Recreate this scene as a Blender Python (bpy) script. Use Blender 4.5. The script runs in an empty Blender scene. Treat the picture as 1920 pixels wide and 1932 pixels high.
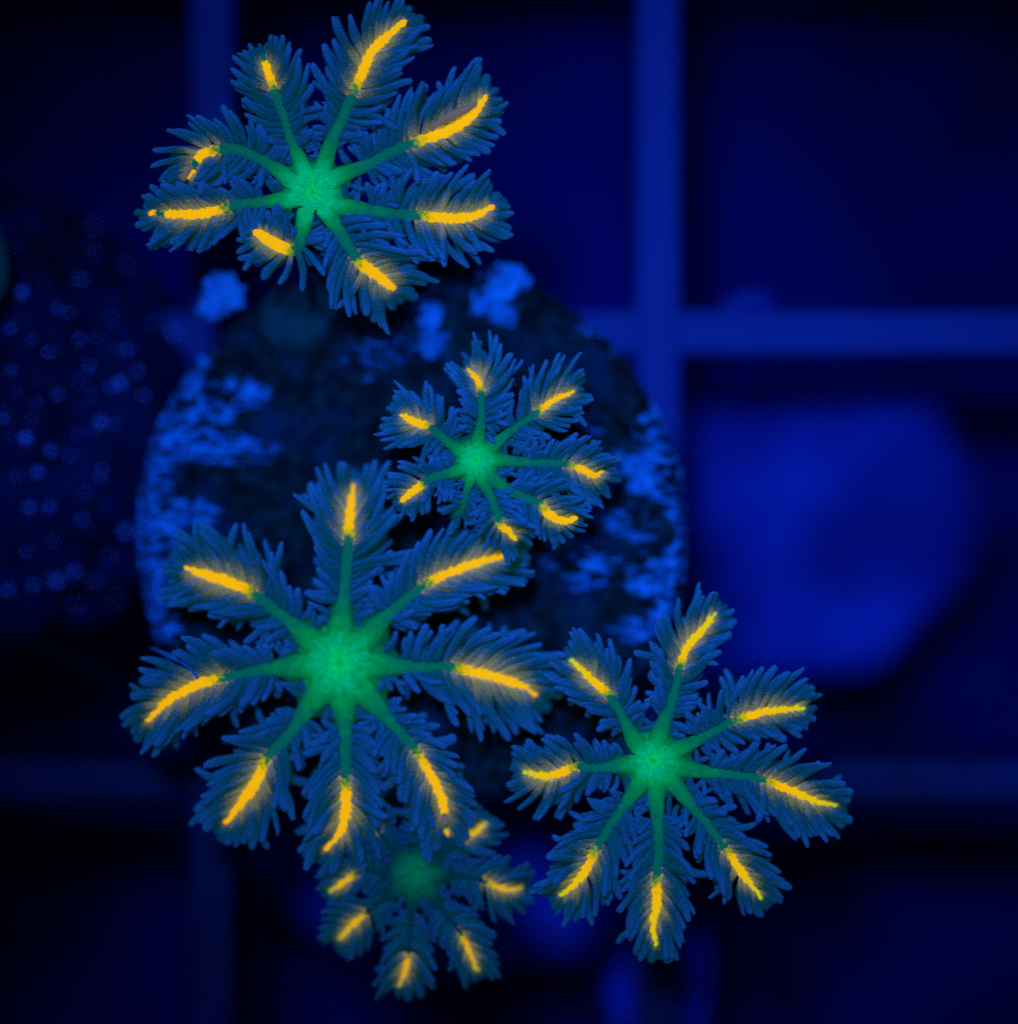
# Fluorescent soft-coral polyps on a round plug that rests on an aquarium grid, under a blue lamp.
# 1 unit = 1 cm.  Lengths are noted in "p": 500 p = 1 cm (50 p = 1 mm).
import bpy, math, random
import numpy as np
from mathutils import Vector, Matrix, noise
R = random.Random(7)
C = bpy.context.scene.collection
sc = bpy.context.scene
sc.unit_settings.scale_length = 0.01

# ------------------------------------------------------------------ camera
DIST = 20.0
cam_d = bpy.data.cameras.new('camera')
cam = bpy.data.objects.new('camera', cam_d)
C.objects.link(cam)
cam.location = (0, 0, DIST)
cam_d.sensor_fit = 'HORIZONTAL'
cam_d.sensor_width = 36
cam_d.lens = 36 * DIST / 3.84
cam_d.clip_start = 0.5
cam_d.clip_end = 200
cam_d.dof.use_dof = True
cam_d.dof.focus_distance = DIST - 0.02
cam_d.dof.aperture_fstop = cam_d.lens * 1e-3 / 1.35
sc.camera = cam
# ------------------------------------------------------------------ light
w = bpy.data.worlds.new('World'); sc.world = w; w.use_nodes = True
w.node_tree.nodes['Background'].inputs[0].default_value = (0.0, 0.06, 1.0, 1)
w.node_tree.nodes['Background'].inputs[1].default_value = 0.10

def lamp(name, loc, aim, power, color, size, cone, blend):
    d = bpy.data.lights.new(name, 'SPOT')
    d.energy = power; d.color = color; d.shadow_soft_size = size
    d.spot_size = math.radians(cone); d.spot_blend = blend
    o = bpy.data.objects.new(name, d); C.objects.link(o)
    o.location = loc
    o.rotation_euler = (Vector(aim) - Vector(loc)).to_track_quat('-Z', 'Y').to_euler()
    return o
lamp('aquarium_lamp', (-1.5, 4.0, 26), (0.30, 0.30, -0.5), 38500, (0.02, 0.19, 1.0), 1.2, 13.2, 1.0)

sc.view_settings.view_transform = 'Standard'
sc.view_settings.look = 'None'
sc.view_settings.exposure = 0
sc.view_settings.gamma = 1
sc.cycles.use_denoising = False
sc.cycles.use_adaptive_sampling = True
sc.cycles.adaptive_threshold = 0.03
sc.cycles.max_bounces = 4
sc.cycles.diffuse_bounces = 2
sc.cycles.sample_clamp_indirect = 2

# ------------------------------------------------------------------ helpers
def P(px, py, z=0.0):
    k = (DIST - z / 500.0) / DIST
    return Vector(((px - 960) * k / 500.0, (966 - py) * k / 500.0, z / 500.0))

def tag(o, label=None, cat=None, group=None, kind=None):
    if label: o['label'] = label
    if cat: o['category'] = cat
    if group: o['group'] = group
    if kind: o['kind'] = kind
    return o

def mesh(name, verts, faces, mat=None, attrs=None, smooth=True):
    me = bpy.data.meshes.new(name)
    me.from_pydata([tuple(v) for v in verts], [], faces)
    if smooth:
        me.polygons.foreach_set('use_smooth', [True] * len(me.polygons))
    if attrs:
        for k, vals in attrs.items():
            a = me.attributes.new(k, 'FLOAT', 'POINT')
            a.data.foreach_set('value', [float(x) for x in vals])
    if mat: me.materials.append(mat)
    me.update()
    return me

def obj(name, me, parent=None, loc=None):
    o = bpy.data.objects.new(name, me); C.objects.link(o)
    if parent: o.parent = parent
    if loc is not None: o.location = loc
    return o

def empty(name, loc):
    o = bpy.data.objects.new(name, None); C.objects.link(o)
    o.location = loc; o.empty_display_size = 0.1
    return o

def n3(v, s=1.0): return noise.noise(Vector(v) * s)
def sstep(a, b, x):
    t = min(1.0, max(0.0, (x - a) / (b - a))); return t * t * (3 - 2 * t)

def catmull(pts, n):
    """points -> n+1 samples evenly spaced by arc length"""
    Q = [pts[0] * 2 - pts[1]] + list(pts) + [pts[-1] * 2 - pts[-2]]
    dense = []
    for i in range(1, len(Q) - 2):
        for j in range(16):
            t = j / 16.0
            a, b, c, d = Q[i - 1], Q[i], Q[i + 1], Q[i + 2]
            dense.append(0.5 * ((2 * b) + (c - a) * t + (2 * a - 5 * b + 4 * c - d) * t * t + (3 * b - a - 3 * c + d) * t ** 3))
    dense.append(Q[-2])
    L = [0]
    for a, b in zip(dense, dense[1:]): L.append(L[-1] + (b - a).length)
    out = []; k = 0
    for i in range(n + 1):
        s = L[-1] * i / n
        while k < len(L) - 2 and L[k + 1] < s: k += 1
        f = (s - L[k]) / max(1e-9, L[k + 1] - L[k])
        out.append(dense[k].lerp(dense[k + 1], min(1, f)))
    return out, L[-1]

# ------------------------------------------------------------------ materials
class NT:
    def __init__(self, name):
        self.m = bpy.data.materials.new(name); self.m.use_nodes = True
        self.t = self.m.node_tree; self.b = self.t.nodes['Principled BSDF']
        self.pos = self.n('ShaderNodeNewGeometry').outputs['Position']
    def n(self, ty, **kw):
        x = self.t.nodes.new(ty)
        for k, v in kw.items(): setattr(x, k, v)
        return x
    def put(self, sock, v):
        if isinstance(v, bpy.types.NodeSocket): self.t.links.new(v, sock)
        else: sock.default_value = v
    def attr(self, name, ty='GEOMETRY'):
        return self.n('ShaderNodeAttribute', attribute_name=name, attribute_type=ty).outputs['Fac']
    def math(self, op, a, b=0.0, c=0.0, clamp=False):
        x = self.n('ShaderNodeMath', operation=op, use_clamp=clamp)
        self.put(x.inputs[0], a); self.put(x.inputs[1], b)
        if len(x.inputs) > 2: self.put(x.inputs[2], c)
        return x.outputs[0]
    def mix(self, f, a, b, ty='MIX'):
        x = self.n('ShaderNodeMix', data_type='RGBA', blend_type=ty)
        self.put(x.inputs[0], f)
        for s, v in ((x.inputs[6], a), (x.inputs[7], b)):
            self.put(s, v if isinstance(v, bpy.types.NodeSocket) else (*v, 1))
        return x.outputs[2]
    def noise(self, scale, detail=3, rough=0.6, vec=None):
        x = self.n('ShaderNodeTexNoise'); x.inputs['Scale'].default_value = scale
        x.inputs['Detail'].default_value = detail; x.inputs['Roughness'].default_value = rough
        self.put(x.inputs['Vector'], vec or self.pos)
        return x.outputs['Fac']
    def smooth(self, v, a, b):
        x = self.n('ShaderNodeMapRange', interpolation_type='SMOOTHSTEP')
        self.put(x.inputs[0], v); x.inputs[1].default_value = a; x.inputs[2].default_value = b
        return x.outputs[0]
    def bump(self, h, strength, dist):
        x = self.n('ShaderNodeBump'); x.inputs['Strength'].default_value = strength
        x.inputs['Distance'].default_value = dist; self.put(x.inputs['Height'], h)
        self.put(self.b.inputs['Normal'], x.outputs[0])
    def out(self, color, rough=0.6, spec=0.2, emis=None, es=0.0):
        self.put(self.b.inputs['Base Color'], color if isinstance(color, bpy.types.NodeSocket) else (*color, 1))
        self.put(self.b.inputs['Roughness'], rough)
        self.b.inputs['Specular IOR Level'].default_value = spec
        if emis is not None:
            self.put(self.b.inputs['Emission Color'], emis if isinstance(emis, bpy.types.NodeSocket) else (*emis, 1))
            self.put(self.b.inputs['Emission Strength'], es)
        return self.m

def tissue_grain(N):
    g = N.noise(150, 2, 0.7)
    return N.smooth(g, 0.25, 0.75)

# tentacle and disc tissue: 'stripe' (0..1 fluorescent stripe pigment), 'core' (1 at the mouth .. 0 far out)
def make_tissue():
    N = NT('tentacle_tissue')
    g = tissue_grain(N); g2 = N.noise(28, 3, 0.6); g3 = N.noise(420, 1, 0.5)
    core = N.attr('core'); st = N.attr('stripe'); lime = N.attr('lime'); side = N.attr('side')
    gm_ = N.noise(60, 3, 0.65)
    blot = N.math('ADD', N.math('MULTIPLY', N.math('SUBTRACT', g2, 0.5), 0.8), N.math('MULTIPLY', N.math('SUBTRACT', g, 0.5), 0.30))
    cc = N.math('ADD', core, blot)
    green = N.mix(N.smooth(cc, 0.02, 0.55), (0.0, 0.25, 0.075), (0.0, 0.52, 0.03))
    green = N.mix(N.smooth(cc, 0.45, 1.05), green, (0.0, 0.98, 0.16))
    green = N.mix(N.math('MULTIPLY', N.smooth(g3, 0.45, 0.75), N.math('MULTIPLY', core, 0.5)), green, (0.05, 1.0, 0.24))
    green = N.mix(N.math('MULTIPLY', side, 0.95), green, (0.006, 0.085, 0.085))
    green = N.mix(N.math('MULTIPLY', g, 0.55), green, (0.0, 0.06, 0.04))
    green = N.mix(N.attr('painted_shade'), green, (0.004, 0.05, 0.045))  # shade on the lowest polyp, painted into its green
    s = N.math('ADD', st, N.math('ADD', N.math('MULTIPLY', N.math('SUBTRACT', gm_, 0.5), 1.1), N.math('MULTIPLY', N.math('SUBTRACT', g3, 0.5), 0.35)))
    m1 = N.smooth(s, 0.30, 0.64); m2 = N.smooth(s, 0.42, 0.95)
    yel = N.mix(m2, (0.22, 0.55, 0.0), (0.98, 0.62, 0.0))
    yel = N.mix(lime, yel, (0.50, 0.85, 0.0))
    col = N.mix(m1, green, yel)
    ecol_g = N.mix(1.0, green, (0.0, 0.36, 0.55), 'MULTIPLY')
    ey = N.mix(m2, (0.16, 0.24, 0.0), N.mix(g2, (1.0, 0.36, 0.0), (0.98, 0.50, 0.0)))
    ey = N.mix(lime, ey, (0.45, 0.60, 0.0))
    em = N.mix(m1, ecol_g, ey)
    em = N.mix(N.math('MULTIPLY', N.attr('painted_shade'), 0.15), em, (0.0, 0.0, 0.0))
    N.bump(gm_, 0.8, 0.02)
    return N.out(col, 0.75, 0.12, em, 0.88)

def make_pinnule():
    N = NT('pinnule_tissue')
    al = N.attr('along')
    info = N.n('ShaderNodeObjectInfo'); sep = N.n('ShaderNodeSeparateColor')
    N.t.links.new(info.outputs['Color'], sep.inputs[0])
    isj = N.attr('joined')                    # joined pinnules carry their own values
    def pick(name, out):
        a = N.attr(name); x = N.n('ShaderNodeMix', data_type='FLOAT')
        N.put(x.inputs[0], isj); N.put(x.inputs[2], out); N.put(x.inputs[3], a)
        return x.outputs[0]
    warm = pick('warm', sep.outputs[0]); teal = pick('teal', sep.outputs[1]); rnd = pick('rnd', sep.outputs[2])
    g = tissue_grain(N); g3 = N.noise(380, 1, 0.5); g2 = N.noise(18, 2, 0.5)
    blue = N.mix(rnd, (0.01, 0.045, 0.05), (0.13, 0.29, 0.31))
    blue = N.mix(N.math('MULTIPLY', N.smooth(al, 0.55, 1.0), N.smooth(rnd, 0.0, 0.45)), blue, (0.18, 0.38, 0.46))
    base = N.mix(g2, (0.012, 0.115, 0.038), (0.02, 0.17, 0.060))
    edge = N.math('MULTIPLY_ADD', teal, 0.85, 0.20)
    f = N.math('SUBTRACT', al, edge)
    col = N.mix(N.smooth(f, -0.35, 0.30), base, blue)
    # warm pigment grains that thin out away from the stripe
    wv = N.math('MULTIPLY', warm, N.math('SUBTRACT', 1.0, N.math('MULTIPLY', al, 1.45), 0.0, True))
    g5 = N.noise(230, 2, 0.8)
    wv = N.math('ADD', wv, N.math('MULTIPLY', N.math('SUBTRACT', g5, 0.5), 1.5))
    wm = N.math('MULTIPLY', N.smooth(wv, 0.36, 0.82), N.smooth(warm, 0.02, 0.3))
    root_ = N.smooth(N.math('ADD', N.math('MULTIPLY', warm, N.math('SUBTRACT', 1.0, N.math('MULTIPLY', al, 6.5))), N.math('MULTIPLY', N.math('SUBTRACT', g, 0.5), 0.6)), 0.30, 0.9)
    col = N.mix(wm, col, (0.62, 0.52, 0.01))
    col = N.mix(N.math('MULTIPLY', N.smooth(N.noise(190, 2, 0.7), 0.42, 0.66), 0.55), col, (0.004, 0.035, 0.055))
    em = N.mix(wm, N.mix(N.smooth(f, -0.3, 0.4), (0.0, 0.034, 0.012), (0.002, 0.022, 0.035)), (0.24, 0.20, 0.0))
    em = N.mix(root_, em, (0.85, 0.50, 0.0))
    N.bump(g, 0.9, 0.012)
    N.b.inputs['Sheen Weight'].default_value = 0.7
    N.b.inputs['Sheen Roughness'].default_value = 0.4
    N.put(N.b.inputs['Sheen Tint'], (0.1, 0.5, 1.0, 1))
    return N.out(col, 0.7, 0.1, em, 0.7)

def make_plain(name, c1, c2, scale, rough=0.8, spec=0.1, bump=0.0, bd=0.02, lo=0.3, hi=0.7):
    N = NT(name); g = N.noise(scale, 5, 0.6)
    col = N.mix(N.smooth(g, lo, hi), c1, c2)
    if bump: N.bump(g, bump, bd)
    return N.out(col, rough, spec)

def make_plug():
    N = NT('plug_surface')
    cr = N.attr('crust'); g = N.noise(16, 4, 0.65); g2 = N.noise(45, 3, 0.6); g4 = N.noise(5, 3, 0.6)
    dark = N.mix(N.smooth(g, 0.40, 0.72), (0.003, 0.012, 0.010), (0.014, 0.060, 0.055))
    dark = N.mix(N.smooth(g4, 0.45, 0.75), dark, (0.010, 0.045, 0.085))
    dark = N.mix(N.smooth(g2, 0.62, 0.80), dark, (0.02, 0.12, 0.16))
    c = N.math('ADD', cr, N.math('MULTIPLY', N.math('SUBTRACT', g2, 0.5), 0.5))
    crust = N.mix(N.smooth(g, 0.35, 0.65), (0.02, 0.14, 0.30), (0.06, 0.42, 0.80))
    col = N.mix(N.smooth(c, 0.25, 0.7), dark, crust)
    N.bump(g2, 0.5, 0.03)
    return N.out(col, 0.85, 0.1)

M_T = make_tissue(); M_P = make_pinnule()
M_STALK = make_plain('stalk_skin', (0.006, 0.05, 0.04), (0.012, 0.10, 0.085), 12, bump=0.3)
M_PLUG = make_plug()
M_NOD = make_plain('nodule_crust', (0.03, 0.20, 0.42), (0.06, 0.42, 0.78), 7, bump=0.5)
def make_grid():
    N = NT('grid_plastic'); g = N.noise(0.9, 4, 0.6); g2 = N.noise(6, 4, 0.6)
    dimming = N.smooth(N.math('ADD', N.attr('dimming'), N.math('ADD', N.math('SUBTRACT', g, 0.5), N.math('MULTIPLY', N.math('SUBTRACT', g2, 0.5), 0.5))), 0.15, 0.85)
    return N.out(N.mix(dimming, (0.020, 0.026, 0.19), (0.006, 0.002, 0.040)), 0.6, 0.2)  # bar colour darkened for the lamp's falloff, broken up by noise
M_GRID = make_grid()
M_PALE = make_plain('pale_stone', (0.01, 0.012, 0.15), (0.02, 0.045, 0.36), 1.5, lo=0.36, hi=0.66)
M_PALE2 = make_plain('pale_chip', (0.02, 0.03, 0.30), (0.03, 0.08, 0.6), 1.5)
M_FLOOR = make_plain('tank_floor_sand', (0.002, 0.001, 0.018), (0.004, 0.002, 0.12), 0.45, lo=0.35, hi=0.65)
M_ROCK = make_plain('dark_live_rock', (0.004, 0.005, 0.022), (0.006, 0.015, 0.075), 4.0, bump=0.6, bd=0.05)
M_GRAIN = make_plain('sparkling_grain', (0.25, 0.22, 0.7), (0.45, 0.4, 1.0), 30, 0.25, 0.9)
M_FIL = make_plain('filament_skin', (0.02, 0.2, 0.4), (0.03, 0.28, 0.5), 40)
M_KNOB = make_plain('knob_skin', (0.01, 0.16, 0.085), (0.015, 0.22, 0.12), 5)
_N = NT('mauve_tissue'); _g = tissue_grain(_N)
M_MAUVE = _N.out(_N.mix(_g, (0.35, 0.16, 0.05), (0.6, 0.30, 0.12)), 0.7, 0.1, (0.10, 0.06, 0.045), 1.0)
M_MOUTH = make_plain('mouth_lip', (0.02, 0.8, 0.05), (0.10, 1.0, 0.10), 60)

# ------------------------------------------------------------------ setting
floor = obj('tank_floor', mesh('tank_floor', [(-60, -60, -4.3), (60, -60, -4.3), (60, 60, -4.3), (-60, 60, -4.3)], [(0, 1, 2, 3)], M_FLOOR))
tag(floor, kind='structure')

GZ = -650
grid = empty('plastic_grid', P(1241, 625, GZ - 400))
tag(grid, 'blue-lit plastic grid with wide square openings lying out of focus under the round plug', 'grid')
gl = grid.location
def dimming_at(x, y):
    """lamp falloff painted as darker colour on the bars: (cx, cy, rx, ry, density) in units"""
    return sum(q * math.exp(-((x - cx) / rx) ** 2 - ((y - cy) / ry) ** 2) for cx, cy, rx, ry, q in
               [(-1.2, 1.0, 0.9, 1.5, .45), (0.56, -1.9, .35, .35, 1.0), (-1.4, -1.2, 1.6, 0.9, .75), (1.2, -1.3, 1.9, 0.8, .75), (0.4, -2.1, 2.5, .8, .6), (1.9, 1.6, .6, .8, .3)])
def bar_mesh(p0, p1, across, hw, z0, z1):
    """a long bar with slightly rounded and uneven top edges, cut into rings along its length"""
    n = 160; vs = []; fs = []; fl = []
    prof = [(-1, z0), (-1, z1 - 0.02), (-0.93, z1 - 0.004), (-0.8, z1), (0.8, z1), (0.93, z1 - 0.004), (1, z1 - 0.02), (1, z0)]
    for i in range(n + 1):
        c = p0.lerp(p1, i / n)
        for u, z in prof:
            q = c + across * (u * hw * (1 + 0.05 * n3((c.x * 1.7, c.y * 1.7, u)))); q.z = z
            vs.append(q - gl); fl.append(dimming_at(q.x, q.y) + 0.3 * (z1 - z))
    m = len(prof)
    for i in range(n):
        for k in range(m): fs.append((i * m + k, i * m + (k + 1) % m, (i + 1) * m + (k + 1) % m, (i + 1) * m + k))
    return mesh('bar', vs, fs, M_GRID, {'dimming': fl}, smooth=False)
GT = GZ / 500
for k in range(-4, 5):
    xc = P(1241 + 843 * k, 0, GZ).x
    obj('bar', bar_mesh(Vector((xc, -16, 0)), Vector((xc, 16, 0)), Vector((-1, 0, 0)), (P(42, 0, GZ) - P(0, 0, GZ)).x, GT - 0.8, GT), grid)
for k in range(-4, 5):
    yc = P(0, 627 + 845 * k, GZ).y
    obj('bar', bar_mesh(Vector((-16, yc, 0)), Vector((16, yc, 0)), Vector((0, 1, 0)), (P(41, 0, GZ) - P(0, 0, GZ)).x, GT - 0.78, GT - 0.012), grid)

def slab(name, outline, z, thick, mat, bulge, seed):
    """rough stone: outline (p) gets a bulged top and tapering flanks"""
    pts, _ = catmull([Vector((x, y, 0)) for x, y in outline + [outline[0]]], 120)
    pts = pts[:-1]; n = len(pts)
    cx = sum(p.x for p in pts) / n; cy = sum(p.y for p in pts) / n
    base = P(cx, cy, z - thick); vs = []; fs = []
    rings = [1.04, 1.03, 1.0, 0.97, 0.92] + [0.92 * (1 - i / 16) for i in range(1, 16)]
    zs = [-1, -0.55, -0.2, -0.05, 0] + [0] * 15
    for s, dz in zip(rings, zs):
        for p in pts:
            q = P(cx + (p.x - cx) * s, cy + (p.y - cy) * s, z)
            e = n3((q.x * 1.3 + seed, q.y * 1.3, 0.3)) * 0.30 + n3((q.x * 4, q.y * 4, seed)) * 0.10
            q.z = (z + thick * dz) / 500 + (bulge / 500) * (1 - s * s) + (e * 0.6 if dz >= -0.2 else 0)
            vs.append(q - base)
    for r in range(len(rings) - 1):
        for k in range(n):
            fs.append((r * n + k, r * n + (k + 1) % n, (r + 1) * n + (k + 1) % n, (r + 1) * n + k))
    top = (len(rings) - 1) * n
    fs.append(tuple(range(top, top + n)))
    return obj(name, mesh(name, vs, [tuple(reversed(f)) for f in fs], mat), loc=base)

pr = slab('pale_rock', [(1130, 735), (1400, 722), (1600, 718), (1762, 722), (1785, 800), (1845, 890), (1872, 985), (1835, 1090), (1730, 1200),
                        (1650, 1275), (1480, 1285), (1330, 1300), (1150, 1330), (1040, 1100)], -1430, 400, M_PALE, 60, 3.1)
tag(pr, 'pale blue blurred rock seen through the grid opening to the right of the plug', 'rock')
pr2 = slab('pale_rubble', [(560, 1500), (900, 1480), (1130, 1520), (1175, 1640), (1140, 1790), (1000, 1830), (760, 1840), (560, 1740), (470, 1620)], -1330, 460, M_PALE, 60, 8.4)
tag(pr2, 'dim blurred stone under the grid below the large polyp and behind the lowest polyp', 'rock')

pr3 = slab('pale_rubble', [(1150, 1770), (1240, 1740), (1335, 1765), (1345, 1850), (1320, 1960), (1200, 1985), (1140, 1900)], -1000, 700, M_PALE2, 40, 12.7)
tag(pr3, 'small dim stone at the bottom edge, crossed by a dark grid bar', 'rock')

# ------------------------------------------------------------------ blobs
def blob(name, c, r, mat, amp=0.2, freq=2.0, seed=0.0, seg=40, rings=24, parent=None, off=None):
    """lumpy ellipsoid; c, r in units"""
    vs = []; fs = []
    for i in range(rings + 1):
        th = math.pi * i / rings
        for k in range(seg):
            ph = 2 * math.pi * k / seg
            d = Vector((math.sin(th) * math.cos(ph), math.sin(th) * math.sin(ph), math.cos(th)))
            e = 1 + amp * (n3(d * freq + Vector((seed, 0, 0))) + 0.5 * n3(d * freq * 2.7 + Vector((0, seed, 0))) + 0.22 * n3(d * freq * 6 + Vector((0, 0, seed))))
            vs.append(Vector((d.x * r[0], d.y * r[1], d.z * r[2])) * e + (Vector(c) - Vector(off) if off else Vector((0, 0, 0))))
    for i in range(rings):
        for k in range(seg):
            fs.append((i * seg + k, (i + 1) * seg + k, (i + 1) * seg + (k + 1) % seg, i * seg + (k + 1) % seg))
    me = mesh(name, vs, fs, mat)
    o = obj(name, me, parent)
    if not off: o.location = c
    return o

# dark rock on the left with sparkling grains
rock = empty('dark_rock', P(20, 800, -1000))
tag(rock, 'dark lumpy rock with many tiny sparkling specks at the left edge beside the plug', 'rock')
RC = P(-40, 790, -800); RR = (0.86, 0.96, 0.80)
rb = blob('rock_body', RC, RR, M_ROCK, 0.14, 1.6, 4.2, 160, 110, rock, rock.location)
spots = [(42,552,1),(177,425,.8),(152,527,.8),(110,582,.5),(132,590,.4),(327,628,1),(92,665,.4),(228,722,1),(210,730,.5),(272,745,.7),(110,745,.5),(190,797,1.2),
         (48,827,1.2),(95,850,.8),(72,890,1.1),(193,888,.6),(55,957,.7),(94,957,.7),(190,900,.3),(155,980,.6),(237,1003,1.2),(140,1078,.9),(108,1096,1.3),(62,1104,.7),(15,1113,.8),
         (178,1097,.5),(142,1140,.5),(150,1195,.5),(20,700,.7),(6,790,.5),(150,640,.4),(170,690,.4),(240,660,.4),(20,620,.4),(260,700,.4),(290,610,.4),(100,1020,.4),(50,1040,.3),(205,1050,.35),(130,860,.3),(30,900,.3),(160,930,.3),(215,800,.3),(120,1150,.3),(220,1130,.3),(70,760,.3),(210,600,.35),(60,640,.3),(180,480,.3),(240,500,.3)]
import bmesh
bm = bmesh.new(); bmesh.ops.create_icosphere(bm, subdivisions=2, radius=1.0)
gm = bpy.data.meshes.new('grain'); bm.to_mesh(gm); bm.free(); gm.materials.append(M_GRAIN)
gm.polygons.foreach_set('use_smooth', [True] * len(gm.polygons))
bpy.context.view_layer.update()
dg = bpy.context.evaluated_depsgraph_get()
for (x, y, s) in spots + [(R.uniform(0, 255), R.uniform(420, 1180), R.uniform(0.05, 0.2)) for _ in range(45)]:
    tgt = P(x, y, -400); cp = Vector((0, 0, DIST)); d = (tgt - cp).normalized()
    inv = rb.matrix_world.inverted()
    hit, loc, nor, _ = rb.ray_cast(inv @ cp, d)
    if not hit: continue
    o = obj('grain', gm, rock, loc); o.scale = (0.021 * math.sqrt(s) * R.uniform(0.7, 1.0),) * 3
    o.rotation_euler = (R.random() * 6, R.random() * 6, 0)

bp = blob('algae_lump', P(1412, 578, GZ - 45), (0.12, 0.075, 0.10), M_GRID, 0.2, 1.8, 7.0)
tag(bp, 'small soft lump on the upper edge of the right horizontal grid bar', 'algae lump')
kn = blob('teal_coral', P(-34, 500, -300), (0.105, 0.19, 0.10), M_KNOB, 0.06, 1.5, 2.0)
tag(kn, 'smooth pale teal knob cut off by the left edge of the picture', 'coral')

# ------------------------------------------------------------------ frag plug
PX, PY, PR, PZ = 778, 1010, 522, -300
plug = empty('round_plug', P(PX, PY, GZ))
tag(plug, 'round dark crusted plug with bright blue patches round its rim, resting on the grid', 'coral plug')
PK = (DIST - PZ / 500) / DIST / 500
pr_u = PR * PK
pc = P(PX, PY, PZ)
patch = [(300,850,34,60,1.1),(290,1060,30,60,1.1),(330,1030,60,22,1),(350,800,60,22,.9),(280,960,20,60,1),(350,690,42,24,1),(330,765,62,34,1),(395,850,85,17,1.1),(318,812,50,34,1),(278,905,22,50,1),(315,960,52,16,.9),(300,1005,40,12,.9),(298,1072,48,34,1.2),(372,975,30,16,.9),(288,1150,26,22,.9),
         (305,1195,44,20,1),(470,742,28,24,.9),(440,735,18,15,.6),(1235,830,32,38,.8),(1245,905,44,32,1),(1150,905,20,18,.8),(1185,860,20,20,.5),(1185,985,40,18,.7),(1282,1000,12,70,.9),(1250,1060,42,18,1),(1225,1110,34,14,1),
         (1272,1110,24,50,1),(1215,1165,40,14,.8),(1090,1055,45,34,.9),(1110,1095,24,24,.9),(1060,1020,30,18,.7),(1130,960,22,14,.6),(815,645,24,26,1),(700,665,60,45,.4),(1120,622,26,10,1),(1160,650,12,30,.5),
         (1110,800,20,20,.7),(760,560,30,20,.8),(1225,870,50,18,.7),(1190,1010,24,9,.7),(1200,1060,20,12,.6),(1215,1190,50,12,.8),(1240,780,20,30,.6),(880,700,40,40,.15),(450,850,40,14,.9),(330,720,30,20,.8),(360,700,20,30,.8)]
NR, NS = 130, 720
vs = []; cr = []
for i in range(NR + 1):
    s = i / NR
    for k in range(NS):
        a = 2 * math.pi * k / NS
        wob = 1 + 0.012 * n3((math.cos(a) * 2.5, math.sin(a) * 2.5, 1.7)) + 0.006 * n3((math.cos(a) * 9, math.sin(a) * 9, 3.7))
        x, y = math.cos(a) * s, math.sin(a) * s
        ppx, ppy = PX + x * PR, PY - y * PR
        wx = ppx + 26 * n3((x * 6, y * 9, 5)); wy = ppy + 14 * n3((x * 7, y * 16, 9))
        c = sum(q * math.exp(-(((wx - px) / (1.2 * rx)) ** 2 + ((wy - py) / (1.15 * ry)) ** 2)) for px, py, rx, ry, q in patch)
        c = min(1.25, 1.3 * c) * (0.78 + 1.6 * n3((x * 8, y * 34, 7)) + 2.0 * n3((x * 22, y * 70, 7)) + 0.7 * n3((x * 60, y * 90, 3))) + 0.16 * n3((x * 12, y * 26, 2))
        rim = sstep(0.93, 1.0, s)
        h = 0.05 * n3((x * 4, y * 4, 0)) + 0.035 * n3((x * 11, y * 11, 4)) + 0.015 * n3((x * 30, y * 30, 4)) + 0.05 * min(1, max(0, c)) + 0.06 * sstep(0.78, 0.93, s)
        vs.append(Vector((x * pr_u * wob, y * pr_u * wob, h - 0.10 * rim * rim)))
        cr.append(c)
wall = [(1.0, -0.2), (0.985, -0.4), (0.93, GZ / 500 - PZ / 500)]
for s, z in wall:
    for k in range(NS):
        a = 2 * math.pi * k / NS
        e = 1 + 0.012 * n3((math.cos(a) * 2.5, math.sin(a) * 2.5, 1.7)) + 0.01 * n3((math.cos(a) * 7, math.sin(a) * 7, z * 8))
        vs.append(Vector((math.cos(a) * pr_u * s * e, math.sin(a) * pr_u * s * e, z)))
        cr.append(0.3 + 0.7 * n3((math.cos(a) * 6, math.sin(a) * 6, z * 4)))
fs = []
tot = NR + 1 + len(wall)
for r in range(tot - 1):
    for k in range(NS):
        fs.append((r * NS + k, (r + 1) * NS + k, (r + 1) * NS + (k + 1) % NS, r * NS + (k + 1) % NS))
fs.append(tuple(reversed([(tot - 1) * NS + k for k in range(NS)])))
pof = pc - plug.location
obj('plug_top', mesh('plug_top', [v + pof for v in vs], fs, M_PLUG, {'crust': cr}), plug)
# stem that drops into the grid opening
sv = []; sf = []
for j, (r_, z_) in enumerate([(0.30, 0.0), (0.29, -0.5), (0.27, -0.8), (0.0001, -0.82)]):
    for k in range(32):
        a = 2 * math.pi * k / 32; sv.append((r_ * math.cos(a), r_ * math.sin(a), z_ - 0.002))
for j in range(3):
    for k in range(32): sf.append((j * 32 + k, (j + 1) * 32 + k, (j + 1) * 32 + (k + 1) % 32, j * 32 + (k + 1) % 32))
obj('stem', mesh('stem', sv, sf, M_PLUG), plug)
for (x, y, r_, fl, sd) in [(935,540,38,.7,1.0),(962,528,30,.8,2.0),(912,572,26,.8,3.0),(948,590,26,.8,4.3),(985,530,16,.8,4.9),(418,552,36,.6,5.0),(398,578,24,.6,6.0),(440,565,18,.6,6.5),(790,568,24,.6,7.0),(812,592,26,.6,8.0),(818,640,20,.6,9.0),
                          (812,662,14,.6,9.5),(1105,800,11,.6,10.0),(1148,905,15,.5,11.0),(470,742,17,.5,12.0)]:
    blob('nodule', P(x, y, PZ + 10), tuple(r_ / 500 * q for q in (1.0, 1.0, fl)), M_NOD, 0.55, 2.3, sd, 40, 26, plug, plug.location)

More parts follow.
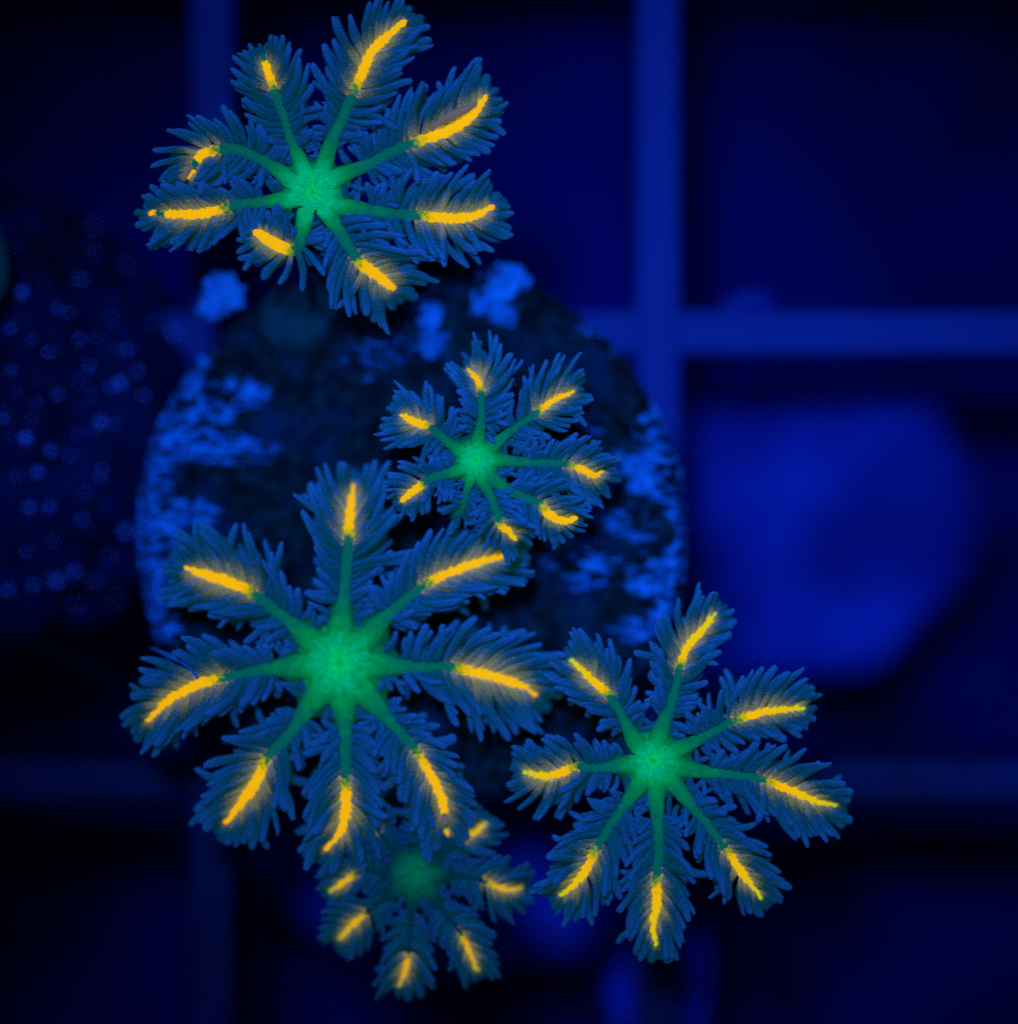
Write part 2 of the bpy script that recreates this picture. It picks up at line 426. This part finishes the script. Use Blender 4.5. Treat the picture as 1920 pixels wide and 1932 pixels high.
cp_ = blob('closed_polyp', P(560, 602, PZ + 5), (0.15, 0.15, 0.09), M_STALK, 0.04, 1.2, 3.3)
tag(cp_, 'dim smooth round dome of a closed polyp on the plug just under the top polyp', 'coral polyp')

# ------------------------------------------------------------------ pinnule library (shared meshes)
def pinnule_geo(bend, zb, rho, shape, sides=8, segs=7):
    """along +Y, length 1, bends to +X and +Z; returns verts, faces, along"""
    vs, al, fs = [], [], []
    prof = {0: [(0, .66), (.12, .76), (.32, .90), (.55, 1.0), (.77, .96), (.91, .80), (.975, .52)],
            1: [(0, .72), (.12, .85), (.32, 1.0), (.55, 1.0), (.77, .86), (.91, .64), (.975, .42)],
            2: [(0, .55), (.12, .66), (.32, .85), (.55, 1.08), (.77, 1.16), (.91, .98), (.975, .62)]}[shape]
    for y, r in prof:
        wv = 0.03 * math.sin(y * 7 + bend * 30)
        cx, cz = bend * y ** 1.8 + wv * y, zb * y ** 1.6
        dx, dz = 1.8 * bend * y ** 0.8, 1.6 * zb * max(y, 1e-3) ** 0.6
        T = Vector((dx, 1, dz)).normalized(); X = T.cross(Vector((0, 0, 1))).normalized(); Z = X.cross(T)
        lump = 1 + 0.06 * math.sin(y * 17 + bend * 9)
        for k in range(sides):
            a = 2 * math.pi * k / sides
            vs.append(Vector((cx, y, cz)) + (X * math.cos(a) + Z * math.sin(a) * 0.85) * r * rho * lump)
            al.append(y)
    n = len(prof)
    vs.append(Vector((bend, 1.0, zb))); al.append(1.0)
    vs.append(Vector((0, 0, 0))); al.append(0.0)
    for i in range(n - 1):
        for k in range(sides):
            fs.append((i * sides + k, i * sides + (k + 1) % sides, (i + 1) * sides + (k + 1) % sides, (i + 1) * sides + k))
    for k in range(sides):
        fs.append(((n - 1) * sides + k, (n - 1) * sides + (k + 1) % sides, n * sides))
        fs.append(((k + 1) % sides, k, n * sides + 1))
    return vs, fs, al
LIB = {}
BENDS = [-0.62, -0.48, -0.36, -0.24, -0.12, 0.0, 0.12, 0.24, 0.36, 0.48, 0.62]; ZB = [-0.22, 0.0, 0.2]; RHO = [0.05, 0.062, 0.078, 0.10, 0.13, 0.18]
def lib(bend, zb, rho, shape):
    b = min(BENDS, key=lambda q: abs(q - bend)); z = min(ZB, key=lambda q: abs(q - zb)); r = min(RHO, key=lambda q: abs(q - rho))
    key = (b, z, r, shape)
    if key not in LIB:
        v, f, a = pinnule_geo(b, z, r, shape)
        LIB[key] = (mesh('pinnule', v, f, M_P, {'along': a}), v, f, a)
    return LIB[key]

def tube(path, widths, flat, sides, ref, extra=None):
    """swept ellipse along path; widths are half widths; returns verts, faces, ring t, angle"""
    n = len(path); vs = []; tt = []; up = []
    for i, p in enumerate(path):
        T = (path[min(n - 1, i + 1)] - path[max(0, i - 1)]).normalized()
        S = T.cross(Vector((0, 0, 1)))
        S = S.normalized() if S.length > 1e-3 else Vector((1, 0, 0))
        U = S.cross(T).normalized()
        for k in range(sides):
            a = 2 * math.pi * k / sides
            w_ = widths[i] * (1 + (0.10 * n3((p + S * math.cos(a) * 0.05) * 22)))
            vs.append(p + S * math.cos(a) * w_ + U * math.sin(a) * w_ * flat)
            tt.append(i / (n - 1)); up.append(math.sin(a))
    fs = []
    for i in range(n - 1):
        for k in range(sides):
            fs.append((i * sides + k, i * sides + (k + 1) % sides, (i + 1) * sides + (k + 1) % sides, (i + 1) * sides + k))
    fs.append(tuple(reversed(range(sides)))); fs.append(tuple(range((n - 1) * sides, n * sides)))
    return [v - ref for v in vs], fs, tt, up

# ------------------------------------------------------------------ polyps
def make_polyp(label, centre, rd, z0, foot, tents, seed, lime=0.0, count=300, lit_level=1.0, lm=1.03, cb=1.22):
    """centre/foot in p, rd disc radius in p; tents: dicts with pts, y0 (stripe start point), L (pinnule length) ..."""
    rg = random.Random(seed)
    cx, cy = centre; U = 1 / 500.0
    root = empty('coral_polyp', P(*foot)); tag(root, label, 'coral polyp', 'glowing coral polyps on the plug')
    ref = root.location.copy(); c3 = P(cx, cy, z0)
    angs = []
    for t in tents:
        q = t['p'][min(1, len(t['p']) - 1)]
        angs.append(math.atan2(-(q[1] - cy), q[0] - cx))
    # stalk
    fp = P(*foot); top = c3 + Vector((0, 0, -rd * 0.5 * U))
    midp = fp.lerp(top, 0.5) + Vector(((fp.x - top.x) * 0.1, (fp.y - top.y) * 0.1, 0.05))
    path, _ = catmull([fp, midp, top], 14)
    v, f, tt, up = tube(path, [rd * U * (0.75 - 0.25 * math.sin(math.pi * min(1, i / 14 * 1.2))) for i in range(15)], 1.0, 20, ref)
    obj('stalk', mesh('stalk', v, f, M_STALK), root)
    def cfun(dd): return max(0.0, cb - 0.88 * dd / rd)
    # oral disc
    NRr, NSs = 30, 96; vs = []; core = []; stripe = []; side = []
    for i in range(NRr + 1):
        s = i / NRr
        for k in range(NSs):
            a = 2 * math.pi * k / NSs
            lobe = min(1.0, sum(math.exp(-((((a - q + math.pi) % (2 * math.pi)) - math.pi) / 0.27) ** 2) for q in angs))
            rr = rd * U * s * (1.0 + 0.22 * (lobe - 0.5) * sstep(0.3, 1, s)) * 1.12
            h = -0.22 * (1 - sstep(0.0, 0.30, s)) + 0.10 * math.sin(math.pi * min(1, s * 1.4)) - 0.55 * s ** 3 - 0.30 * (1 - lobe) * s ** 1.2 + 0.16 * lobe * sstep(0.15, .7, s)
            ridge = abs(math.sin(5 * a + 1.5 * math.sin(seed + 3 * a) + 2 * n3((math.cos(a) * 2, math.sin(a) * 2, seed)))) ** 0.45
            h += 0.16 * ridge * math.exp(-((s - 0.30) / 0.22) ** 2) + 0.05 * n3((math.cos(a) * s * 5, math.sin(a) * s * 5, seed)) + 0.02 * n3((math.cos(a) * s * 16, math.sin(a) * s * 16, seed))
            vs.append(c3 - ref + Vector((math.cos(a) * rr, math.sin(a) * rr, h * rd * U)))
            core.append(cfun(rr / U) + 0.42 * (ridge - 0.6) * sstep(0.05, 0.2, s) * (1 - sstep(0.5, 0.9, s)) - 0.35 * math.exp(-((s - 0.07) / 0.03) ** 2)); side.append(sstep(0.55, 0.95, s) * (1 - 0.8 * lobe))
            stripe.append(0)
    for s, z in ((1.02, -0.75), (0.9, -1.0), (0.6, -1.1)):
        for k in range(NSs):
            a = 2 * math.pi * k / NSs
            vs.append(c3 - ref + Vector((math.cos(a) * rd * U * s * 0.8, math.sin(a) * rd * U * s * 0.8, z * rd * U)))
            core.append(0); stripe.append(0); side.append(1)
    fs = []
    for r in range(NRr + 3):
        for k in range(NSs):
            fs.append((r * NSs + k, (r + 1) * NSs + k, (r + 1) * NSs + (k + 1) % NSs, r * NSs + (k + 1) % NSs))
    obj('oral_disc', mesh('oral_disc', vs, fs, M_T, {'core': core, 'stripe': stripe, 'side': side, 'painted_shade': [(1 - lit_level) * (1.15 - 0.35 * min(1.0, c_)) for c_ in core]}), root)
    # mouth: two small lips
    ma = rg.uniform(0, math.pi); lips = []
    lv = []; lf = []
    for sgn in (-1, 1):
        pts = [c3 + Vector((math.cos(ma) * u * rd * .16 - math.sin(ma) * sgn * rd * .045 * (1 - u * u), math.sin(ma) * u * rd * .16 + math.cos(ma) * sgn * rd * .045 * (1 - u * u), -rd * .13)) * 1.0 if False else
               c3 + Vector(((math.cos(ma) * u * .20 - math.sin(ma) * sgn * .055 * (1 - u * u)) * rd * U, (math.sin(ma) * u * .20 + math.cos(ma) * sgn * .055 * (1 - u * u)) * rd * U, -rd * .15 * U)) for u in (-1, -.5, 0, .5, 1)]
        pth, _ = catmull(pts, 10)
        v, f, _, _ = tube(pth, [rd * U * 0.032 * (0.5 + math.sin(math.pi * i / 10)) for i in range(11)], 1.0, 6, ref)
        b0 = len(lv); lv += v; lf += [tuple(q + b0 for q in ff) for ff in f]
    obj('mouth', mesh('mouth', lv, lf, M_MOUTH), root)
    # tentacles
    pins = []
    for ti, t in enumerate(tents):
        pts = t['p']; n = len(pts); zz = t.get('z')
        if zz is None:
            lift = t.get('lift', rg.uniform(4, 34)); droop = t.get('droop', rg.uniform(5, 60))
            zz = [lift * math.sin(math.pi * min(1, i / (n - 1) * 1.1)) - droop * (i / (n - 1)) ** 2.5 for i in range(n)]
        p3 = [P(x, y, z0 + q) for (x, y), q in zip(pts, zz)]
        a0 = math.atan2(p3[0].y - c3.y, p3[0].x - c3.x)
        p3 = [c3 + Vector((math.cos(a0), math.sin(a0), 0)) * rd * 0.42 * U + Vector((0, 0, -0.24 * rd * U))] + p3
        SEG = 56
        path, LEN = catmull(p3, SEG)
        for i in range(SEG + 1):       # small unevenness of living tissue
            q = path[i]
            path[i] = q + Vector((n3(q * 5 + Vector((seed, 0, 0))), n3(q * 5 + Vector((0, seed, 9))), 0)) * 0.006 * min(1, i / 10)
        wmid = t.get('w', 10.5) * 1.03; wb = t.get('wb', rd * 0.29)
        def half(u):
            w_ = wmid + (wb - wmid) * (1 - sstep(0.0, 0.42, u)) ** 1.5
            w_ *= 1 - 0.25 * sstep(0.75, 1, u)
            return w_ * (1 if u < 0.97 else 0.72)
        widths = [half(i / SEG) * U for i in range(SEG + 1)]; widths[-1] *= 0.45
        v, f, tt, up = tube(path, widths, 0.72, 14, ref)
        # stripe start/end as fraction of the path
        def frac(pt, zq=0):
            w3 = P(pt[0], pt[1], z0 + zq)
            return min(range(SEG + 1), key=lambda i: (path[i].xy - w3.xy).length) / SEG
        s0 = frac(t['y0']) if t.get('y0') else 2.0
        if t.get('s0'): s0 = t['s0']
        s1 = t.get('s1', 1.02)
        gaps = t.get('gaps', [])
        def stripe_at(u):
            m = sstep(s0 - 0.10, s0 + 0.14, u) * (1 - sstep(s1 - 0.02, s1 + 0.02, u)) if s1 < 1 else sstep(s0 - 0.10, s0 + 0.14, u)
            for ga, gb in gaps: m *= 1 - sstep(ga - 0.02, ga, u) * (1 - sstep(gb, gb + 0.02, u))
            return m
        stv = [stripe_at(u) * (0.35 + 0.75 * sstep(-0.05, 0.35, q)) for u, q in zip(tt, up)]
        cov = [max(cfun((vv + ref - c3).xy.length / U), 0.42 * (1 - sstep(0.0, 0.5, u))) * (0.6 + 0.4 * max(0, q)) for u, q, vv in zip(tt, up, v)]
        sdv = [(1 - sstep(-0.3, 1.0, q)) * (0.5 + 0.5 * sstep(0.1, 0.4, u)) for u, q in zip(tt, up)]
        lmv = [lime * 0.8 * sstep(0.90, 1.0, u) + 0.35 * lime * sstep(0.6, .9, u) for u in tt]
        te = obj('tentacle', mesh('tentacle', v, f, M_T, {'core': cov, 'stripe': stv, 'side': sdv, 'lime': lmv, 'painted_shade': [(1 - lit_level) * (0.6 + 0.4 * sstep(0.0, 0.3, u)) * 1.2 for u in tt]}), root)
        # pinnules
        L = t.get('L', 90) * lm; Ls = t.get('LL', L / lm) * lm, t.get('LR', L / lm) * lm
        ang0 = t.get('ang', 62)
        lenp = LEN / U
        step = t.get('step', 11.5)
        def frame(u):
            x = u * SEG; i = min(SEG - 1, int(x)); q = path[i].lerp(path[i + 1], x - i)
            T = (path[min(SEG, i + 3)] - path[max(0, i - 2)]).normalized()
            return q, T
        ustart = t.get('u0', 0.24)
        for row in (0, 1):
            for sgn in (-1, 1):      # +1 = left of the direction of travel
                Lm = Ls[0] if sgn > 0 else Ls[1]
                npn = int(lenp * (0.97 - ustart) / (step if row == 0 else step * 1.15))
                for j in range(npn):
                    u = ustart + (0.96 - ustart) * (j + rg.uniform(-.32, .32) + 0.5) / npn
                    q, T = frame(u)
                    prox = 1 - sstep(ustart, ustart + 0.30, u)
                    ln = Lm * (0.50 + 0.50 * sstep(ustart - .02, ustart + 0.28, u)) * (1 - 0.55 * sstep(0.76, 1.0, u)) * rg.uniform(0.80, 1.14)
                    if row == 1: ln *= rg.uniform(0.82, 1.02)
                    ang = ang0 + 10 + 14 * prox - 22 * sstep(0.55, 1.0, u) + rg.gauss(0, 3.5) + (8 if row else 0) + prox * rg.gauss(0, 14)
                    el = (rg.uniform(0, 20) if row == 0 else rg.uniform(-42, -20)) + t.get('el', 0)
                    T2 = Vector((T.x, T.y, T.z * 0.6)).normalized()
                    a = math.radians(ang) * sgn
                    d = Matrix.Rotation(a, 3, 'Z') @ T2
                    d.z = 0 if abs(d.z) < 1e-6 else d.z * 0.5
                    d = (d.normalized() * math.cos(math.radians(el)) + Vector((0, 0, math.sin(math.radians(el))))).normalized()
                    side_v = Vector((-T.y, T.x, 0)).normalized() * sgn
                    hw = half(u) * U
                    pos = q + side_v * hw * (0.50 if row == 0 else 0.5) + Vector((0, 0, hw * (0.08 if row == 0 else -0.45)))
                    bend = rg.uniform(0.16, 0.54) + 0.10 * prox * rg.uniform(-1, 1) - 0.04 * sstep(0.7, 1, u)
                    if rg.random() < 0.09: bend *= -0.6
                    zb = rg.choice((-0.22, 0.0, -0.22, 0.2)) if row == 0 else rg.choice((0.0, -0.22))
                    thick = t.get('pw', 6.3) * rg.uniform(0.92, 1.3) * (1 + 0.25 * sstep(.8, 1, u))
                    wm = stripe_at(min(1, u)) * rg.uniform(0.75, 1.15) * (1.0 if row == 0 else 0.6)
                    wm = max(wm, 0.75 * sstep(s0 - 0.12, s0, u) if s0 < 1.5 else 0)
                    tl = 0.55 + 0.25 * sstep(.7, 1, u) - 0.45 * prox + rg.uniform(-.12, .12)
                    pins.append((ln, ti, te, pos, d, sgn * bend, zb, thick / ln, rg.choice((0, 0, 1, 1, 2)), min(1, wm), max(0, min(1, tl)), rg.random()))
        # fan of short fat pinnules round the tip
        nt = t.get('tipn', 9); q, T = frame(0.985)
        for j in range(nt):
            ang = -85 + 170 * j / (nt - 1) + rg.gauss(0, 5)
            ln = Ls[0 if ang > 0 else 1] * rg.uniform(0.30, 0.46) * t.get('tipl', 1.0)
            d = Matrix.Rotation(math.radians(ang), 3, 'Z') @ Vector((T.x, T.y, T.z * .5)).normalized()
            el = rg.uniform(-28, 6)
            d = (d.normalized() * math.cos(math.radians(el)) + Vector((0, 0, math.sin(math.radians(el))))).normalized()
            pins.append((ln, ti, te, q + d * half(1) * 0.3 * U - Vector((0, 0, 0.004)), d, rg.uniform(-.15, .15), -0.22, 8.0 / ln, 2, 0.8 * stripe_at(1.0) * rg.uniform(.5, 1), 0.85, rg.random()))
        # crowded small pinnules in the corner between neighbouring tentacles
        for j in range(t.get('nprox', 12)):
            u = rg.uniform(0.10, 0.36); q, T = frame(u); sgn = rg.choice((-1, 1))
            hw = half(u) * U; side_v = Vector((-T.y, T.x, 0)).normalized() * sgn
            pos = q + side_v * hw * rg.uniform(0.8, 1.5) - Vector((0, 0, hw * rg.uniform(0.5, 1.0)))
            a = math.radians(rg.uniform(20, 120)) * sgn
            d = Matrix.Rotation(a, 3, 'Z') @ Vector((T.x, T.y, 0)).normalized()
            el = math.radians(rg.uniform(-20, 30)); d = d * math.cos(el) + Vector((0, 0, math.sin(el)))
            ln = L * rg.uniform(0.28, 0.50)
            pins.append((ln, ti, te, pos, d.normalized(), rg.uniform(-.5, .5), rg.choice((-.22, .2)), 5.5 / ln, rg.choice((0, 1)), 0, rg.uniform(0, .3), rg.uniform(0.5, 1)))
    # the largest ones become objects, the rest one joined part
    pins.sort(key=lambda a: -a[0] * (1 if a[3].z > -9 else 1))
    jv, jf, ja, jw, jt, jr = [], [], [], [], [], []
    for idx, (ln, ti, te, pos, d, bend, zb, rho, shp, wm, tl, rn) in enumerate(pins):
        me, v, f, al = lib(bend, zb, rho, shp); rn = 0.40 + 0.60 * rn if lit_level > 0.9 else 0.16 * rn  # lowest polyp's pinnules get a darker colour for its shade
        Yv = d; Z = Vector((0, 0, 1)); Xv = Yv.cross(Z)
        if Xv.length < 1e-3: Xv = Vector((1, 0, 0))
        Xv.normalize(); Zv = Xv.cross(Yv).normalized()
        s = ln * U
        M = Matrix(((Xv.x * s, Yv.x * s, Zv.x * s, pos.x - ref.x), (Xv.y * s, Yv.y * s, Zv.y * s, pos.y - ref.y), (Xv.z * s, Yv.z * s, Zv.z * s, pos.z - ref.z), (0, 0, 0, 1)))
        if idx < count:
            o = bpy.data.objects.new('pinnule', me); C.objects.link(o); o.parent = te
            o.matrix_local = M; o.color = (wm, tl, rn, 1)
        else:
            b0 = len(jv); jv += [M @ q for q in v]; jf += [tuple(q + b0 for q in ff) for ff in f]
            ja += al; jw += [wm] * len(v); jt += [tl] * len(v); jr += [rn] * len(v)
    if jv:
        o = obj('small_pinnules', mesh('small_pinnules', jv, jf, M_P, {'along': ja, 'warm': jw, 'teal': jt, 'rnd': jr, 'joined': [1] * len(jv)}), root)
        tag(o, kind='stuff')
    return root

D = dict
# top polyp ---------------------------------------------------------------
top = make_polyp('sharp polyp at the top, leaning beyond the plug with one arm folded back', (590, 362), 62, 0, (620, 575, -300), [
    D(p=[(572,318),(548,262),(535,218),(520,175),(505,135),(494,98)], y0=(517,167), L=66, LL=72, LR=80, ang=58, s1=.93, tipl=.7, w=10, droop=0),
    D(p=[(612,308),(632,252),(655,200),(678,150),(702,98),(735,65),(766,38)], y0=(668,172), LL=90, LR=94, ang=58, w=11, droop=6),
    D(p=[(640,332),(690,312),(740,285),(790,268),(842,250),(885,222),(905,195),(917,177)], y0=(782,271), LL=104, LR=72, ang=64, w=11),
    D(p=[(640,388),(680,393),(730,400),(785,406),(840,411),(890,407),(932,389)], y0=(792,407), LL=92, LR=88, ang=70, w=11),
    D(p=[(622,410),(645,445),(675,488),(708,518),(744,546)], y0=(676,489), LL=108, LR=96, ang=62, w=12, droop=45, tipn=12),
    D(p=[(575,412),(568,445),(560,468),(543,470),(510,455),(478,437)], z=[-12,6,30,44,40,20], y0=(552,473), LL=72, LR=62, ang=72, w=12, el=-18, u0=.3, tipn=11),
    D(p=[(545,376),(505,380),(460,384),(425,395),(380,405),(330,405),(280,402)], y0=(428,394), LL=82, LR=66, ang=60, w=10.5, gaps=[(.90,.935)], droop=40),
    D(p=[(545,338),(515,315),(480,294),(440,281),(400,284),(376,296),(362,318),(347,338)], y0=(412,284), LL=74, LR=76, ang=62, w=11, gaps=[(.82,.87),(.98,1.01)], droop=26),
], 3, cb=1.55)
# large polyp -------------------------------------------------------------
large = make_polyp('largest polyp with eight long arms and a broad green middle, lower left on the plug', (640, 1252), 98, -70, (690, 1240, -300), [
    D(p=[(642,1178),(648,1120),(654,1060),(657,1010),(662,960),(666,915)], y0=(656,1015), L=118, ang=50, w=12, pw=7.2),
    D(p=[(705,1190),(735,1158),(770,1128),(805,1103),(850,1080),(910,1058),(968,1045)], y0=(805,1104), LL=112, LR=110, ang=50, w=11, pw=7.2),
    D(p=[(722,1255),(780,1258),(850,1258),(900,1268),(950,1280),(985,1295),(1012,1313)], y0=(862,1260), LL=122, LR=125, ang=56, w=11, pw=7.2),
    D(p=[(700,1320),(742,1368),(780,1410),(808,1455),(833,1505),(840,1550),(843,1583)], y0=(783,1414), LL=78, LR=105, ang=52, w=11, gaps=[(.87,.92)], pw=7.2),
    D(p=[(650,1340),(652,1400),(652,1465),(655,1520),(645,1565),(612,1605)], y0=(652,1470), L=105, ang=50, w=11.5, pw=7.2),
    D(p=[(588,1325),(545,1388),(505,1430),(480,1480),(450,1520),(422,1553)], y0=(505,1432), LL=108, LR=108, ang=54, w=12, pw=7.2),
    D(p=[(552,1258),(490,1265),(415,1280),(370,1292),(320,1320),(275,1362)], y0=(420,1279), LL=116, LR=100, ang=56, w=11, pw=7.2),
    D(p=[(572,1195),(530,1160),(475,1120),(430,1098),(390,1085),(347,1070)], y0=(478,1122), LL=112, LR=118, ang=54, w=12, pw=7.2),
], 11, lm=0.95)
# small polyp -------------------------------------------------------------
small = make_polyp('smallest sharp polyp on the plug, its lower arms over the large polyp', (897, 868), 50, 20, (930, 880, -300), [
    D(p=[(902,828),(906,795),(906,762),(904,740),(897,715),(883,698)], y0=(905,742), LL=58, LR=84, ang=56, w=8, pw=5.4, step=9, u0=.3),
    D(p=[(930,840),(970,808),(1012,777),(1045,754),(1084,738)], y0=(1014,776), LL=82, LR=62, ang=58, w=7.5, pw=5.4, step=9, u0=.3),
    D(p=[(945,868),(990,872),(1040,872),(1072,876),(1102,886),(1122,895),(1138,884)], y0=(1072,876), LL=62, LR=66, ang=60, w=8, pw=5.4, step=9, u0=.3),
    D(p=[(930,905),(970,932),(1015,952),(1035,972),(1060,983),(1088,977)], y0=(1018,953), LL=66, LR=45, ang=62, w=9.5, pw=5.2, step=9, u0=.3),
    D(p=[(912,910),(930,948),(943,985),(958,1000),(975,1018)], y0=(942,983), LL=56, LR=52, ang=60, w=8.5, pw=5.2, step=9, u0=.3),
    D(p=[(887,905),(878,935),(871,960),(856,972)], L=36, ang=60, w=6.5, pw=4.5, step=9, z=[4,8,-20,-60], u0=.35, nprox=6),
    D(p=[(862,888),(830,896),(805,905),(790,918),(772,932),(757,946)], y0=(798,910), LL=46, LR=52, ang=66, w=9, pw=5.2, step=9, u0=.3),
    D(p=[(860,845),(835,825),(808,806),(785,798),(755,783)], y0=(811,808), LL=64, LR=68, ang=62, w=9, pw=5.4, step=9, u0=.3),
], 23, lime=0.25, lm=1.10)
# right polyp -------------------------------------------------------------
right = make_polyp('polyp with lime-tipped stripes at the lower right, hanging past the plug rim', (1232, 1437), 66, -22, (1130, 1340, -310), [
    D(p=[(1242,1388),(1260,1340),(1275,1290),(1285,1250),(1297,1220),(1322,1188),(1350,1155)], y0=(1279,1259), LL=82, LR=76, ang=54, w=9.5),
    D(p=[(1290,1408),(1340,1384),(1385,1360),(1440,1345),(1480,1340),(1520,1338)], y0=(1388,1359), LL=86, LR=66, ang=56, w=8.5),
    D(p=[(1300,1450),(1380,1463),(1435,1470),(1480,1486),(1530,1507),(1577,1520)], y0=(1440,1472), LL=80, LR=92, ang=56, w=9),
    D(p=[(1280,1490),(1330,1550),(1368,1600),(1395,1640),(1435,1695)], y0=(1367,1598), LL=78, LR=74, ang=54, w=9.5),
    D(p=[(1238,1500),(1241,1580),(1238,1650),(1238,1700),(1232,1745),(1237,1785)], y0=(1238,1655), LL=90, LR=82, ang=50, w=10.5),
    D(p=[(1200,1488),(1160,1545),(1125,1600),(1105,1645),(1080,1672),(1055,1690)], y0=(1124,1602), LL=84, LR=84, ang=56, w=9.5),
    D(p=[(1175,1444),(1130,1448),(1085,1447),(1040,1462),(985,1456)], y0=(1088,1447), LL=84, LR=80, ang=66, w=9),
    D(p=[(1195,1395),(1172,1350),(1145,1310),(1115,1280),(1075,1245)], y0=(1147,1313), LL=76, LR=82, ang=54, w=10),
], 37, lime=1.0, lm=1.02)
# lowest polyp ------------------------------------------------------------
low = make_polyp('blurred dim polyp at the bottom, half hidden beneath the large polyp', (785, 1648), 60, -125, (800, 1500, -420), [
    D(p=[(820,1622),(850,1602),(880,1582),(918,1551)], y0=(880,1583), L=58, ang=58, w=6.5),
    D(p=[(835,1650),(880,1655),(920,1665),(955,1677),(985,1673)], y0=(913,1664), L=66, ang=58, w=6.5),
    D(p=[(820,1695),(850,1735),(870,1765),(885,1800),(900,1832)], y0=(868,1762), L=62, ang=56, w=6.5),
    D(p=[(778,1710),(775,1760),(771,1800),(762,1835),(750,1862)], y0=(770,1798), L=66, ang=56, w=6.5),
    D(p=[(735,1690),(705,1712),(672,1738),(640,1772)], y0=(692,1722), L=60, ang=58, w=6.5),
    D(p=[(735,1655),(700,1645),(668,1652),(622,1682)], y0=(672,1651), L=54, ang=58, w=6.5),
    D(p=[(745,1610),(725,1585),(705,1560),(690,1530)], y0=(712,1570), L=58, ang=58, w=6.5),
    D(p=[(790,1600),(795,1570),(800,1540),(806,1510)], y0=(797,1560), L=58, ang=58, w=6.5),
], 51, lime=0.7, lit_level=0.12, lm=1.0)  # coloured as lying in shade, lower than the other polyps

# ------------------------------------------------------------------ small details
M_SHADOW = make_plain('shadow_black', (0.001, 0.001, 0.004), (0.002, 0.002, 0.008), 5)
def strand(name, pts, w, mat, parent=None, wob=0.0):
    ref = parent.location.copy() if parent else P(*pts[0])
    path, _ = catmull([P(*q) for q in pts], 24)
    v, f, _, _ = tube(path, [w / 500 * (0.35 + 0.65 * math.sin(math.pi * (0.08 + 0.84 * i / 24))) for i in range(25)], 0.8, 8, ref)
    o = obj(name, mesh(name, v, f, mat), parent)
    if not parent: o.location = ref
    return o
strand('mauve_fold', [(812,243,16),(832,228,24),(858,214,28),(882,204,26),(898,196,20)], 7.5, M_MAUVE, top)
strand('mauve_fold', [(362,312,10),(352,325,14),(345,340,10)], 6, M_MAUVE, top)
strand('mauve_fold', [(838,1535,-52),(839,1545,-50),(841,1556,-50)], 8, M_MAUVE, large)
s1 = strand('filament', [(283,1222,-95),(310,1233,-60),(345,1250,-45),(365,1268,-40),(375,1285,-45)], 4.6, M_FIL)
tag(s1, 'thin bright blue thread curling onto the left arm of the large polyp', 'thread')
sh_ = strand('shadow_strip', [(-120,1140,-640),(0,1188,-640),(120,1238,-640),(230,1286,-640),(330,1330,-640)], 20, M_SHADOW)  # black strand added to stand for the rock's shadow edge
tag(sh_, 'thin dark strip in place of the shadow sloping towards the plug below the left rock', 'shadow strip')
